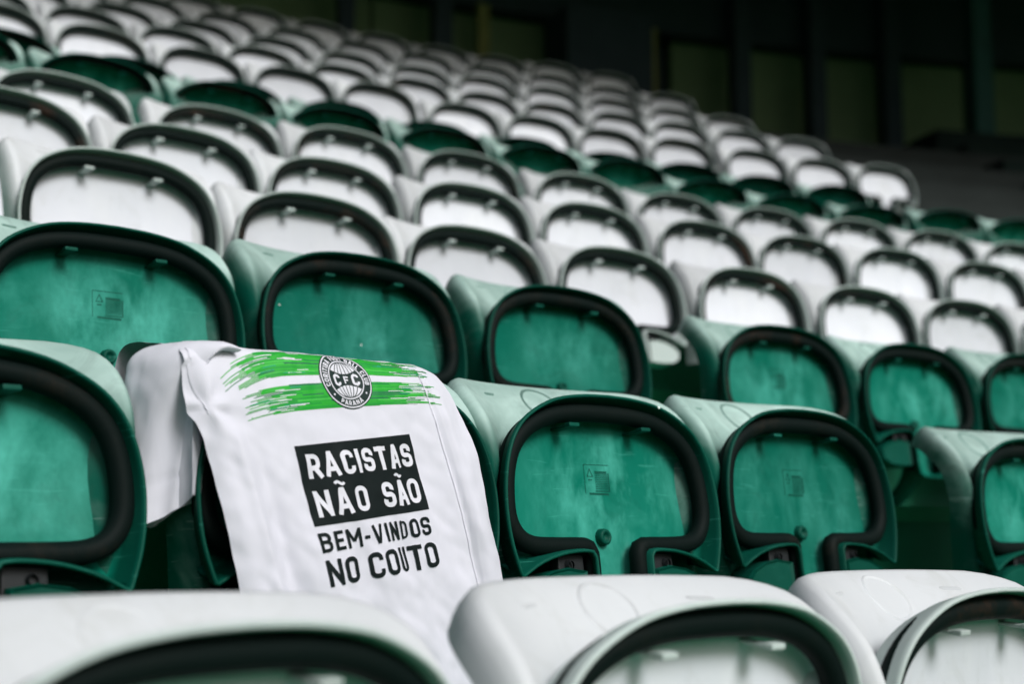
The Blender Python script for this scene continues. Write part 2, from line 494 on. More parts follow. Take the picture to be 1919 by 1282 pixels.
def make_bracket(sx):
    bm = bmesh.new()
    bbox_bm(bm, (sx*.098, .028, -.206), (.052, .02, .052), .003)
    r = bmesh.ops.create_circle(bm, segments=14, radius=.008, cap_ends=False)
    ring = r['verts']; bmesh.ops.rotate(bm, cent=(0, 0, 0), matrix=Matrix.Rotation(math.pi/2, 3, 'X'), verts=ring)
    bmesh.ops.translate(bm, vec=(sx*.105, .0165, -.206), verts=ring)
    es = list({e for v in ring for e in v.link_edges})
    ex = bmesh.ops.extrude_edge_only(bm, edges=es)
    nv = [g for g in ex['geom'] if isinstance(g, bmesh.types.BMVert)]
    for v in nv: v.co.y -= .006; v.co.x = sx*.105+(v.co.x-sx*.105)*.75; v.co.z = -.206+(v.co.z+.206)*.75
    return bm_mesh('hinge_plate', bm, [M_BLACK], False)
def make_leg(green):
    c = [(.030, -.272), (.045, -.31), (.075, -.345), (.115, -.375), (.130, -.398)]
    pts = smooth_path([(0, y, z) for y, z in c], 12)
    vs, fs = [], []
    for i, p in enumerate(pts):
        t = (pts[min(i+1, 11)]-pts[max(i-1, 0)]).normalized(); nn = Vector((0, t.z, -t.y))
        w = .030-.006*math.sin(i/11*math.pi)
        for a, b in ((-w, -.011), (w, -.011), (w, .011), (-w, .011)): vs.append(p+Vector((a, 0, 0))+nn*b)
    for i in range(11):
        for k in range(4): fs.append((i*4+k, i*4+(k+1) % 4, (i+1)*4+(k+1) % 4, (i+1)*4+k))
    fs += [(3, 2, 1, 0), (44, 45, 46, 47)]
    bm = bmesh.new(); me0 = mk_mesh('tmp', vs, fs); bm.from_mesh(me0); bpy.data.meshes.remove(me0)
    bbox_bm(bm, (0, .115, -.393), (.11, .09, .012), .003)
    bmesh.ops.recalc_face_normals(bm, faces=bm.faces)
    return bm_mesh('leg', bm, [M_GPAN if green else M_WPAN], False)
def make_mark(green):
    """moulded maker's plate: recycling triangle beside a small square of ruled lines"""
    vs, fs = [], []
    def bar(x0, z0, x1, z1, w=.0006, h=.0004):
        d = Vector((x1-x0, 0, z1-z0)).normalized(); q = Vector((-d.z, 0, d.x))*w
        a = Vector((x0, .0465, z0)); b = Vector((x1, .0465, z1)); o = len(vs)
        for p in (a-q, a+q, b+q, b-q): vs.extend([p, p+Vector((0, -h, 0))])
        fs.extend([(o+1, o+3, o+5, o+7), (o, o+1, o+3, o+2), (o+2, o+3, o+5, o+4), (o+4, o+5, o+7, o+6), (o+6, o+7, o+1, o)])
    cx, cz = -.004, -.075
    for a, b, c, d in ((-.02, -.022, -.02, .022), (-.02, .022, .034, .022)): bar(cx+a, cz+b, cx+c, cz+d, .0005)
    bar(cx-.014, cz+.004, cx-.002, cz+.004); bar(cx-.014, cz+.004, cx-.008, cz+.016); bar(cx-.002, cz+.004, cx-.008, cz+.016)
    bar(cx-.012, cz-.001, cx-.004, cz-.001, .0009)
    for k in range(9): bar(cx+.003, cz+.008-k*.0028, cx+.032, cz+.008-k*.0028, .0006)
    bar(cx+.003, cz+.011, cx+.029, cz+.011, .0015)
    for a, b in ((.002, .033),): bar(cx+a, cz-.018, cx+b, cz-.018, .0008); bar(cx+b, cz-.018, cx+b, cz+.010, .0007)
    bar(cx-.012, cz-.022, cx+.03, cz-.0225, .0015)
    return mk_mesh('moulded_mark', vs, fs, [M_GPAN if green else M_WPAN], False)

MESH = {}
TUBE = make_tube(); BRK = {s: make_bracket(s) for s in (-1, 1)}
for g in (True, False):
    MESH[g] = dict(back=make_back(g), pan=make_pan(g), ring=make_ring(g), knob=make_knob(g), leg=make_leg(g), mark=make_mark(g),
                   clip={s: make_clip(g, s) for s in (-1, 1)}, hinge={s: make_hinge(g, s) for s in (-1, 1)}, slot={s: make_slot(g, s) for s in (-1, 1)})
LEAN = math.radians(-7.0)
def build_seat(P, h, green, detail, rnd, lean=0.0, mark=False, lift=0.0, wob=.012):
    """detail 2: all parts, 1: no marks, 0: far away"""
    M = MESH[green]
    t = empty('stadium_seat', P, h+rnd.uniform(-.012, .012))
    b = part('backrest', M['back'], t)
    if detail >= 1:
        part('moulded_ring', M['ring'], b)
        for s in (-1, 1): part('moulded_slot', M['slot'][s], b)
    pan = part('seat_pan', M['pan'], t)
    pan.rotation_euler.x = LEAN + lean + rnd.uniform(-wob, wob)
    pan.location.z = lift
    part('frame_tube', TUBE, pan)
    if detail >= 1:
        for s in (-1, 1): part('clip', M['clip'][s], pan)
        part('knob', M['knob'], pan)
        for s in (-1, 1):
            part('hinge_plate', BRK[s], pan); part('hinge_cover', M['hinge'][s], pan)
    if mark: part('moulded_mark', M['mark'], pan)
    part('leg', M['leg'], t)
    return t

# seat positions: (arc length along the row, height offset) as measured, filled out to both sides on the 0.5 m pitch
SEATS = {
 'A': {-1: (.538, .010), 0: (1.056, .013), 1: (1.557, .010)},
 'B': {-1: (.549, -.004), 0: (1.076, 0), 1: (1.552, -.001), 2: (2.036, .005), 3: (2.779, -.014)},
 'C': {0: (1.054, -.006), 1: (1.548, .013), 2: (2.068, .012), 3: (2.768, -.005), 4: (3.275, -.009)},
 'D': {0: (1.374, .009), 1: (1.87, -.003), 2: (2.345, -.012), 3: (2.85, -.002), 4: (3.375, -.002), 5: (3.887, -.007), 6: (4.377, -.006)},
 'E': {0: (1.863, -.001), 1: (2.34, -.006), 2: (2.844, 0), 3: (3.34, .008), 4: (3.847, .014), 5: (4.328, .015), 6: (4.825, .022)},
 'F': {0: (1.794, -.007), 1: (2.32, -.007), 2: (2.818, .014), 3: (3.329, .014), 4: (3.857, .01)},
 'G': {0: (4.207, .012), 1: (4.686, .02), 2: (5.181, -.009), 3: (5.669, -.02), 4: (6.19, -.018), 5: (6.708, .011)},
 'H': {0: (4.126, -.01), 1: (4.645, -.004), 2: (5.152, -.005), 3: (5.645, .006), 4: (6.142, .001), 5: (6.656, .007)},
 'I': {0: (4.417, .02), 1: (4.944, 0), 2: (5.434, .007), 3: (5.921, .003), 4: (6.424, .013), 5: (6.973, .015), 6: (7.475, .015), 7: (7.97, .023)},
 'J': {0: (5.155, .001), 1: (5.632, -.005), 2: (6.103, -.001), 3: (6.601, .011), 4: (7.073, .012), 5: (7.568, .02), 6: (8.057, .017)},
 'K': {0: (5.668, -.003), 1: (6.159, .006), 2: (6.68, .013), 3: (7.18, .006), 4: (7.677, .001), 5: (8.147, 0)},
 'L': {0: (6.21, .01), 1: (6.732, .005), 2: (7.255, .02), 3: (7.769, 0), 4: (8.292, .01)},
 'M': {0: (7.844, .03), 1: (8.363, .021)},
}
ENDED = 'HIJKLM'            # rows that stop at the stairway on the right
ROWNAME = {'A': 'front white row', 'B': 'green row with the shirt', 'C': 'green row behind the shirt',
           'D': 'first white row behind the near green rows', 'E': 'second white row behind the near green rows', 'F': 'third white row behind the near green rows',
           'G': 'lower of the far green rows', 'H': 'upper of the far green rows', 'I': 'first white row above the far greens',
           'J': 'second white row above the far greens', 'K': 'third white row above the far greens',
           'L': 'second row from the top', 'M': 'topmost row'}
ORD = ['first', 'second', 'third', 'fourth', 'fifth', 'sixth', 'seventh', 'eighth', 'ninth', 'tenth', 'eleventh', 'twelfth', 'thirteenth', 'fourteenth',
       'fifteenth', 'sixteenth', 'seventeenth', 'eighteenth', 'nineteenth', 'twentieth', 'twenty-first', 'twenty-second']
srnd = random.Random(3)
SEAT_OBJ = {}
for ri, rn in enumerate(ROWS):
    d = dict(SEATS[rn]); ks = sorted(d)
    k, (u, dz) = ks[0], d[ks[0]]
    while True:
        k -= 1; u -= .5
        P, h = place(ri, u); q = project(P)
        if q is None or q[0] < -210 or u < -1: break
        d[k] = (u+srnd.uniform(-.006, .006), dz*.5+srnd.uniform(-.006, .006))
    if rn not in ENDED:
        k, (u, dz) = ks[-1], d[ks[-1]]
        while True:
            k += 1; u += .5
            P, h = place(ri, u); q = project(P)
            if q is None or q[0] > 2040: break
            d[k] = (u+srnd.uniform(-.006, .006), dz*.5+srnd.uniform(-.006, .006))
    green = rn in 'BCGH'
    vis = []
    for k in sorted(d):
        P, h = place(ri, *d[k])
        ax = Vector((math.cos(h), math.sin(h), 0))
        smp = [project(P+ax*sx+Vector((0, .05, sz))) for sx in (-.24, 0, .24) for sz in (-.2, -.08, .06)]
        if not any(q and -10 < q[0] < 1929 and -10 < q[1] < 1292 for q in smp): continue     # wholly outside the picture
        t = build_seat(P, h, green, 2 if rn in 'ABC' else (1 if rn in 'DEFG' else 0), srnd, .70 if rn in 'GH' else .22 if rn == 'A' else 0.0, rn+str(k) in ('B1', 'B2', 'C0', 'C3'), (.014 if k == -1 else .010) if rn == 'A' else 0, .015 if rn in 'ABC' else .045)
        SEAT_OBJ[(rn, k)] = t
        if (rn, k) == ('A', -1): t.rotation_euler.z += .09
        vis.append(t)
    for n, t in enumerate(vis):
        lab = '%s folded seat, %s from left, %s' % ('green' if green else 'white', ORD[n], ROWNAME[rn])
        if rn == 'B' and t is SEAT_OBJ.get(('B', 0)): lab = 'green folded seat under the draped white shirt'
        tag(t, lab, 'seat', 'folded seats in the ' + ROWNAME[rn])

# ------------------------------------------------------------------ background under the roof
def box_obj(name, c, size, mat, rz=0.0, parent=None, bev=.01):
    bm = bmesh.new(); bbox_bm(bm, (0, 0, 0), size, bev)
    o = part(name, bm_mesh(name, bm, [mat]), parent); o.location = c; o.rotation_euler.z = rz
    return o
FLOOR = row_off(12)[1]+TREAD
def arc_wall(name, off, z0, z1, v0, v1, mat, thick=.2, step=.25, parent=None):
    n = max(1, int(math.ceil((v1-v0)/step))); vs, fs = [], []
    for k in range(n+1):
        v = v0+(v1-v0)*k/n
        a, _ = path(off, v); b, _ = path(off+thick, v)
        vs += [(a.x, a.y, z0), (a.x, a.y, z1), (b.x, b.y, z1), (b.x, b.y, z0)]
    for k in range(n):
        o = 4*k
        for j in range(4): fs.append((o+j, o+4+j, o+4+(j+1) % 4, o+(j+1) % 4))
    fs += [(0, 1, 2, 3), (4*n+3, 4*n+2, 4*n+1, 4*n)]
    me = mk_mesh(name, vs, fs, [mat], smooth=False)
    bm = bmesh.new(); bm.from_mesh(me); bmesh.ops.recalc_face_normals(bm, faces=bm.faces); bm.to_mesh(me); bm.free()
    return part(name, me, parent)
tag(join_strips('concourse_floor', [(arc_strip('', 8.5, FLOOR-.004, 16, FLOOR-.004, 0), M_DCONC)], None), kind='structure')
# olive back wall of the concourse, panel by panel, and the dark fascia above it
wall = empty('concourse_wall')
tag(wall, 'dim olive concourse wall behind the topmost seats', 'wall')
for v0, v1 in ((2.0, 4.2), (4.22, 5.6), (5.62, 6.28), (6.34, 7.02), (7.62, 8.02), (8.06, 8.55), (8.59, 9.08), (9.12, 9.72), (9.76, 10.6), (10.64, 12.0)):
    part_ = arc_wall('wall_panel', 11.0, FLOOR, 5.55, v0, v1, M_WALL, .15, parent=wall)
arc_wall('wall_base', 11.16, FLOOR, 5.6, 1.5, 12.5, M_COLUMN, .1, parent=wall)
fas = arc_wall('roof_fascia', 10.75, 5.55, 7.4, 1.5, 13, M_COLUMN, .6)
tag(fas, 'near black fascia beam above the olive wall', 'beam')
kiosk = arc_wall('kiosk', 10.3, FLOOR, 5.549, 6.72, 7.30, M_COLUMN, .6)
tag(kiosk, 'tall dark blue-black doorway block between olive panels', 'doorway')
def column(v, off, w, mat, lab, zt=7.4):
    P, h = path(off, v)
    t = empty('column', (P.x, P.y, FLOOR), h); bm = bmesh.new()
    bbox_bm(bm, (0, 0, (zt-FLOOR)/2), (w, w, zt-FLOOR), .02)
    part('shaft', bm_mesh('shaft', bm, [mat]), t)
    bm = bmesh.new(); bbox_bm(bm, (0, 0, .06), (w*1.7, w*1.7, .12), .02); part('base_plate', bm_mesh('base_plate', bm, [mat]), t)
    tag(t, lab, 'column', 'columns in front of the concourse wall')
for v, w, lab in ((5.35, .16, 'dark column left of the kiosk above the topmost seats'), (5.95, .2, 'dark column just left of the tall doorway block'),
                  (7.98, .2, 'first dark column right of the tall doorway block'), (8.52, .19, 'second dark column right of the tall doorway block'),
                  (9.06, .2, 'third dark column right of the tall doorway block')):
    column(v, 10.55, w, M_COLUMN, lab)
column(9.32, 9.4, .22, M_COLG, 'thick dark green column at the right, nearer than the others')
for v, lab in ((6.22, 'thin ochre strip left of the doorway block'), (7.36, 'thin ochre strip right of the doorway block')):
    o = arc_wall('ochre_post', 10.66, FLOOR, 5.548, v, v+.07, M_YEL, .06); tag(o, lab, 'post')
# dark stair block right of the upper white seats
M_STAIR = simple('stair_concrete', (.012, .022, .019), .9, 4, .4, .1, .003)
stair = empty('stairway'); tag(stair, 'dark stairway wall with pale step edges right of the upper seats', 'stairs')
o_, z_ = row_off(8)
arc_wall('parapet', 8.95, FLOOR-1.6, 3.98, 8.75, 13, M_STAIR, .15, parent=stair)
for k in range(7):
    off = o_-.35+k*.62; z = z_-.36+k*.31
    arc_wall('stair_tread', off, z-.35, z, 8.15+.05*k, 13, M_STAIR, .62, parent=stair)
arc_wall('stair_edge', 8.6, 3.62, 3.78, 9.12, 9.55, M_YEL, .08, parent=stair)
arc_wall('stair_edge', 8.62, 3.42, 3.70, 9.50, 9.58, M_YEL, .08, parent=stair)
arc_wall('stair_edge', 8.3, 3.34, 3.55, 9.98, 12.0, M_YEL, .1, parent=stair)
# roof over the upper rows
rf = arc_wall('roof', .6, 7.4, 7.7, -30, 24, M_ROOF, 16.6, .8); tag(rf, 'dark stand roof over the upper rows', 'roof')
# the rest of the bowl, behind and beside the camera
M_BOWL = simple('far_stand', (.05, .07, .06), .9, .05, .3, .1, 0)
def bowl():
    vs, fs = [], []; n = 48
    prof = [(62, -3), (64, 0), (78, 8), (79, 10), (90, 16), (91, 19), (80, 21), (80, 21.6), (96, 22)]
    for k in range(n+1):
        a = math.radians(58+244*k/n)
        for r, z in prof: vs.append((6+r*1.25*math.sin(a), -58+r*math.cos(a), z))
    m_ = len(prof)
    for k in range(n):
        for j in range(m_-1): fs.append((k*m_+j, (k+1)*m_+j, (k+1)*m_+j+1, k*m_+j+1))
    return mk_mesh('stadium_bowl', vs, fs, [M_BOWL], False)
tag(part('stadium_bowl', bowl()), kind='structure')

# ------------------------------------------------------------------ the football shirt draped over the second green seat
from mathutils import noise as mnoise
JP, JH = place(1, 1.085, 0)
def cloth_mat():
    mt, n, l, b = new_mat('white_shirt_knit')
    tc = n.new('ShaderNodeTexCoord')
    f = add_noise(n, l, tc.outputs['Object'], 14, 4, .6)
    c = mixc(n, l, f, (.65, .65, .715, 1), (.70, .70, .76, 1))
    l.new(c, b.inputs['Base Color']); b.inputs['Roughness'].default_value = .75
    b.inputs['Specular IOR Level'].default_value = .2
    b.inputs['Sheen Weight'].default_value = .15
    w = n.new('ShaderNodeTexWave'); w.inputs['Scale'].default_value = 420; l.new(tc.outputs['Object'], w.inputs['Vector'])
    bump(n, l, b, w.outputs['Fac'], .08, .0005)
    return mt
M_CLOTH = cloth_mat()
M_PBLACK = simple('black_print', (.008, .013, .013), .7, 60, .2, .12, 0)
M_PWHITE = simple('white_print', (.70, .70, .75), .6, 60, .04, .3, 0)
M_PDARK = simple('dark_green_print', (.006, .022, .018), .5, 60, .2, .3, 0)
M_PG = [simple('green_print_a', (.022, .38, .030), .6, 40, .2, .3, 0), simple('green_print_b', (.012, .30, .035), .6, 40, .2, .3, 0),
        simple('green_print_c', (.015, .17, .06), .6, 40, .2, .3, 0), simple('green_print_d', (.055, .47, .06), .6, 40, .2, .3, 0),
        simple('green_print_e', (.02, .33, .20), .6, 40, .2, .3, 0)]
# drape profile over seat top: (arc, y, z), ridge at arc 0
PF = [(.0, .0600), (-.011, .0540), (-.019, .038), (-.026, .010), (-.031, -.03), (-.037, -.08), (-.043, -.14), (-.047, -.20), (-.049, -.27), (-.050, -.36)]
PBK = [(.0, .0600), (.03, .0635), (.09, .069), (.15, .077), (.20, .082), (.228, .076), (.243, .055), (.250, .01), (.255, -.06), (.258, -.13)]
def arc_table(pts, n=160):
    T = []; L = 0; prev = None
    for k in range(n+1):
        q = catmull(pts, k/n)
        if prev: L += math.hypot(q[0]-prev[0], q[1]-prev[1])
        T.append((L, q[0], q[1])); prev = q
    return T
TFW, TBK = arc_table(PF), arc_table(PBK)
def look(T, s_):
    if s_ <= 0: return T[0][1], T[0][2]
    lo, hi = 0, len(T)-1
    if s_ >= T[-1][0]:
        return T[-1][1], T[-1][2]-(s_-T[-1][0])
    while hi-lo > 1:
        md = (lo+hi)//2
        if T[md][0] <= s_: lo = md
        else: hi = md
    f = (s_-T[lo][0])/(T[hi][0]-T[lo][0])
    return lerp(T[lo][1], T[hi][1], f), lerp(T[lo][2], T[hi][2], f)
CA, SA, CB, SB = math.cos(math.radians(6)), math.sin(math.radians(6)), math.cos(math.radians(14)), math.sin(math.radians(14))
XC, SC = -.050, .004
def shirt_pt(a, b):
    x = XC + a*CA + max(b, 0)*SB
    s_ = SC - a*SA*sstep(-.02, .06, b) + b*CB
    y, z = look(TFW, s_) if s_ >= 0 else look(TBK, -s_)
    # shoulder slopes off at the right, a little at the left
    r = max(0, x-.075); k = sstep(.16, -.02, b)
    z -= (r*r*3.3)*k; y += (r*.25)*k
    lft = max(0, -x-.215); z -= lft*lft*4.0*k
    front = sstep(.0, .05, s_)
    # wrinkles
    w = 0.0
    dx, db = a+.205, b-.062; rr = math.hypot(dx, db); th = math.atan2(db, dx)
    w += .0040*math.exp(-rr/.05)*math.cos(th*5+.6)*min(1, rr/.02)
    w += .0042*math.sin(a*34+b*9+.8)*sstep(.06, .22, b)*(1-.75*math.exp(-((a)/.10)**2))
    w += .0024*math.sin(a*71-b*22+2.0)*sstep(.10, .3, b)
    w += .0032*math.exp(-((a-.036-.02*b)/.012)**2)*sstep(.06, .2, b)
    w -= .0060*math.exp(-((a+.165-.09*b)/.012)**2)*sstep(.07, .16, b)
    w += .0050*math.exp(-((a+.188-.07*b)/.010)**2)*sstep(.06, .13, b)
    w -= .0045*math.exp(-((a-.128-.02*b)/.0030)**2)*sstep(.01, .05, b)
    w += .0050*sstep(.130, .150, a)*sstep(.03, .1, b)
    w += .0030*(mnoise.noise(Vector((a*22, b*9, 1.7))))*sstep(.0, .1, b)
    w += .0014*(mnoise.noise(Vector((a*70, b*45, 4.1)))) + .0020*mnoise.noise(Vector((a*34+b*12, b*20-a*8, 9.3)))
    w += .0016*abs(mnoise.noise(Vector((a*30-b*30, (a+b)*9, 6.0))))*sstep(.05, .12, b)
    y -= w*(.35+.65*front); z += w*.5*(1-front)
    if front > .5: y += .012*sstep(.145, .19, a)*sstep(.02, .09, b) + .014*sstep(-.195, -.235, a)
    return Vector((x, y, z))
def shirt_n(a, b):
    e = .0012
    nn = (shirt_pt(a+e, b)-shirt_pt(a-e, b)).cross(shirt_pt(a, b+e)-shirt_pt(a, b-e))
    nn.normalize()
    if nn.y*1.0 - nn.z*.5 > 0: nn = -nn
    return nn
jersey = empty('football_shirt', JP, JH)
tag(jersey, 'white football shirt with green brush stripes and slogan, draped over a green seat', 'shirt')
NA, NB = 120, 170
vs, fs = [], []
for j in range(NB+1):
    b = -.30 + .78*j/NB
    aL = lerp(lerp(-.17, -.214, sstep(-.06, 0, b)), -.218, sstep(.02, .09, b)) - .010*sstep(.10, .05, b)*sstep(-.02, .05, b)
    aR = lerp(.174, .178, sstep(.0, .2, b)) + .010*sstep(.02, .07, b)*sstep(.26, .14, b) - .016*sstep(.04, -.03, b)
    for i in range(NA+1):
        vs.append(shirt_pt(lerp(aL, aR, i/NA), b))
for j in range(NB):
    for i in range(NA):
        o = j*(NA+1)+i; fs.append((o, o+NA+1, o+NA+2, o+1))
body = part('shirt_body', mk_mesh('shirt_body', vs, fs, [M_CLOTH]), jersey)
# ---- left sleeve: a flattened tube that drops into the gap beside the seat
SP = [(-.205, .024, .054), (-.236, .022, .055), (-.260, .025, .040), (-.268, .029, .010), (-.268, .031, -.035), (-.267, .031, -.09), (-.266, .030, -.146)]
SW = [(.010, -.050, 0), (.016, -.050, .0), (.022, -.047, -.004), (.021, -.044, -.006), (.020, -.042, .0), (.020, -.041, .004), (.020, -.040, .008)]
ST = [(.005,), (.009,), (.012,), (.011,), (.009,), (.009,), (.010,)]
vs, fs = [], []; NS, NR = 60, 48
for j in range(NS+1):
    t = j/NS
    c = Vector(catmull(SP, t)); wv = Vector(catmull(SW, t)); th = catmull(ST, t)[0]
    tg = (Vector(catmull(SP, min(1, t+.01)))-Vector(catmull(SP, max(0, t-.01)))).normalized()
    nn = wv.cross(tg).normalized()
    if nn.dot(Vector((-.68, -.74, .2))) < 0: nn = -nn
    hem = 1+.05*sstep(.86, .88, t)
    for i in range(NR):
        a = 2*math.pi*i/NR; ca = math.cos(a); sa = math.sin(a)
        prof = th*abs(sa)**.8*(1 if sa > 0 else -1)*hem
        if sa > 0:      # outer face: a ridge runs down from the shoulder seam, the part right of it falls away
            cr_ = lerp(.55, -.45, sstep(.25, 1, t)); dd = ca-cr_; sof = math.sqrt(dd*dd+.012)
            prof += (.009-.026*(sof+dd)/2*1.25-.004*(sof-dd)/2)*sstep(.12, .4, t)
            prof += .0035*math.sin((ca-cr_)*9)*sstep(0, .3, ca-cr_)*sstep(.3, .5, t)
            prof -= .0016*math.exp(-((t-.865)/.006)**2)+.0010*math.exp(-((t-.885)/.005)**2)
        p_ = c + wv*ca + nn*prof
        p_ += nn*((.0015)*mnoise.noise(Vector((ca*3, t*9, 2.2)))+.0010*mnoise.noise(Vector((ca*8+t*6, t*14, 5.2))))
        p_.z += (.020*abs(ca+.35)-.007)*sstep(.55, 1, t)
        vs.append(p_)
for j in range(NS):
    for i in range(NR): fs.append((j*NR+i, j*NR+(i+1) % NR, (j+1)*NR+(i+1) % NR, (j+1)*NR+i))
part('sleeve', mk_mesh('sleeve', vs, fs, [M_CLOTH]), jersey)

# ---- printing: every mark is laid on the cloth in shirt coordinates
class Ink:
    def __init__(s): s.v = []; s.f = []; s.m = []; s.mats = []
    def pt(s, a, b, h): s.v.append(shirt_pt(a, b)+shirt_n(a, b)*h); return len(s.v)-1
    def face(s, ids, mat):
        if mat not in s.mats: s.mats.append(mat)
        s.f.append(ids); s.m.append(s.mats.index(mat))
    def quadgrid(s, f, nu, nv, h, mat):
        ids = [[s.pt(*f(i/nu, j/nv), h) for i in range(nu+1)] for j in range(nv+1)]
        for j in range(nv):
            for i in range(nu): s.face((ids[j][i], ids[j][i+1], ids[j+1][i+1], ids[j+1][i]), mat)
    def stroke(s, pts, w, h, mat, closed=False, maxseg=.003):
        P = []
        n = len(pts)
        rng = range(n if closed else n-1)
        for i in rng:
            p, q = Vector(pts[i]), Vector(pts[(i+1) % n]); L = (q-p).length; k = max(1, int(math.ceil(L/maxseg)))
            for j in range(k): P.append(p.lerp(q, j/k))
        if not closed: P.append(Vector(pts[-1]))
        m_ = len(P); row = []
        for i in range(m_):
            if closed: d1 = P[i]-P[i-1]; d2 = P[(i+1) % m_]-P[i]
            else: d1 = P[i]-P[i-1] if i else P[1]-P[0]; d2 = P[i+1]-P[i] if i < m_-1 else d1
            d1 = d1.normalized(); d2 = d2.normalized()
            n1 = Vector((-d1.y, d1.x)); n2 = Vector((-d2.y, d2.x)); nn = n1+n2
            if nn.length < 1e-4: nn = n1
            nn.normalize(); k = w/2/max(.45, nn.dot(n1))
            row.append((s.pt(*(P[i]+nn*k), h), s.pt(*(P[i]-nn*k), h)))
        for i in range(m_ if closed else m_-1):
            a, b = row[i], row[(i+1) % m_]; s.face((a[0], b[0], b[1], a[1]), mat)
    def disc(s, ca, cb, r, h, mat, r0=0.0, nr=5, seg=56):
        ids = []
        for j in range(nr+1):
            rr = lerp(r0, r, j/nr)
            ids.append([s.pt(ca+rr*math.cos(2*math.pi*k/seg), cb+rr*math.sin(2*math.pi*k/seg), h) for k in range(seg)])
        for j in range(nr):
            for k in range(seg): s.face((ids[j][k], ids[j][(k+1) % seg], ids[j+1][(k+1) % seg], ids[j+1][k]), mat)
    def build(s, name, parent):
        return part(name, mk_mesh(name, s.v, s.f, s.mats, True, s.m), parent)

def arcp(cx, cy, rx, ry, a0, a1, n=9):
    return [(cx+rx*math.cos(math.radians(a0+(a1-a0)*k/n)), cy+ry*math.sin(math.radians(a0+(a1-a0)*k/n))) for k in range(n+1)]
def glyph(ch, t):
    """strokes in a box 0..w by 0..1 (y down); centre lines inset by half a stroke (t)"""
    e = t/2; T_, B_ = e, 1-e
    if ch in 'OÓ':
        w = .60; l, r = e, w-e; k = .178
        return [(arcp(r-k, T_+k, k, k, -90, 0)+arcp(r-k, B_-k, k, k, 0, 90)+arcp(l+k, B_-k, k, k, 90, 180)+arcp(l+k, T_+k, k, k, 180, 270), True)], w
    if ch == 'C':
        w = .57; l, r = e, w-e; k = .165
        return [([(r, .33)]+arcp(r-k, T_+k, k, k, 0, -90)+arcp(l+k, T_+k, k, k, -90, -180)+arcp(l+k, B_-k, k, k, 180, 90)+arcp(r-k, B_-k, k, k, 90, 0)+[(r, .67)], False)], w
    if ch == 'U':
        w = .58; l, r = e, w-e; k = .165
        return [([(l, 0)]+arcp(l+k, B_-k, k, k, 180, 90)+arcp(r-k, B_-k, k, k, 90, 0)+[(r, 0)], False)], w
    if ch == 'S':
        w = .56; l, r = e, w-e; k = .16; md = .5
        return [(arcp(r-k, T_+k, k, k, 25, -90)+arcp(l+k, T_+k, k, k, -90, -180)+arcp(l+k, md-.045-k*.55+.02, k, k*.75, 180, 115)+arcp(r-k, md+.045+k*.55-.02, k, k*.75, -65, 0)+arcp(r-k, B_-k, k, k, 0, 90)+arcp(l+k, B_-k, k, k, 90, 205), False)], w
    if ch == 'R':
        w = .60; l, r = e, w-e-.02; k = .19
        return [([(l, 0), (l, 1)], False), ([(l, T_)]+arcp(r-k, T_+k, k, k, -90, 0)+arcp(r-k, .58-k, k, k, 0, 90)+[(l, .58)], False), ([(.30, .56), (w-e+.01, 1)], False)], w
    if ch == 'P':
        w = .57; l, r = e, w-e; k = .19
        return [([(l, 0), (l, 1)], False), ([(l, T_)]+arcp(r-k, T_+k, k, k, -90, 0)+arcp(r-k, .6-k, k, k, 0, 90)+[(l, .6)], False)], w
    if ch == 'B':
        w = .59; l, r = e, w-e; k = .17
        return [([(l, 0), (l, 1)], False), ([(l, T_)]+arcp(r-.02-k, T_+k, k, k, -90, 0)+arcp(r-.02-k, .48-k, k, k, 0, 90)+[(l, .48)], False), ([(l, .48)]+arcp(r-k, .48+k, k, k, -90, 0)+arcp(r-k, B_-k, k, k, 0, 90)+[(l, B_)], False)], w
    if ch == 'D':
        w = .60; l, r = e, w-e; k = .22
        return [([(l, 0), (l, 1)], False), ([(l, T_)]+arcp(r-k, T_+k, k, k, -90, 0)+arcp(r-k, B_-k, k, k, 0, 90)+[(l, B_)], False)], w
    if ch in 'AÃÁ':
        w = .64
        st = [([(e*.85, 1), (w/2-.02, .02)], False), ([(w/2+.02, .02), (w-e*.85, 1)], False), ([(.17, .70), (w-.17, .70)], False), ([(w/2-.09, e*.62), (w/2+.09, e*.62)], False)]
        if ch == 'Ã': st.append(([(w/2-.19+.38*k/12, -.20-.055*math.sin(k/12*2*math.pi)) for k in range(13)], False, .6))
        if ch == 'Á': st.append(([(w/2-.02, -.10), (w/2+.08, -.25)], False))
        return st, w
    if ch == 'N':
        w = .62; return [([(e, 0), (e, 1)], False), ([(w-e, 0), (w-e, 1)], False), ([(e, .06), (w-e, .94)], False)], w
    if ch == 'M':
        w = .76; return [([(e, 0), (e, 1)], False), ([(w-e, 0), (w-e, 1)], False), ([(e, .05), (w/2, .66)], False), ([(w-e, .05), (w/2, .66)], False)], w
    if ch == 'V':
        w = .63; return [([(e*.85, 0), (w/2-.01, .98)], False), ([(w-e*.85, 0), (w/2+.01, .98)], False)], w
    if ch == 'E':
        w = .50; return [([(e, 0), (e, 1)], False), ([(e, T_), (w, T_)], False), ([(e, .5), (w-.05, .5)], False), ([(e, B_), (w, B_)], False)], w
    if ch == 'F':
        w = .48; return [([(e, 0), (e, 1)], False), ([(e, T_), (w, T_)], False), ([(e, .52), (w-.05, .52)], False)], w
    if ch == 'L':
        w = .47; return [([(e, 0), (e, 1)], False), ([(e, B_), (w, B_)], False)], w
    if ch == 'T':
        w = .54; return [([(w/2, 0), (w/2, 1)], False), ([(0, T_), (w, T_)], False)], w
    if ch == 'I':
        return [([(e, 0), (e, 1)], False)], t
    if ch == '-':
        return [([(.02, .56), (.28, .56)], False)], .30
    return [], .34
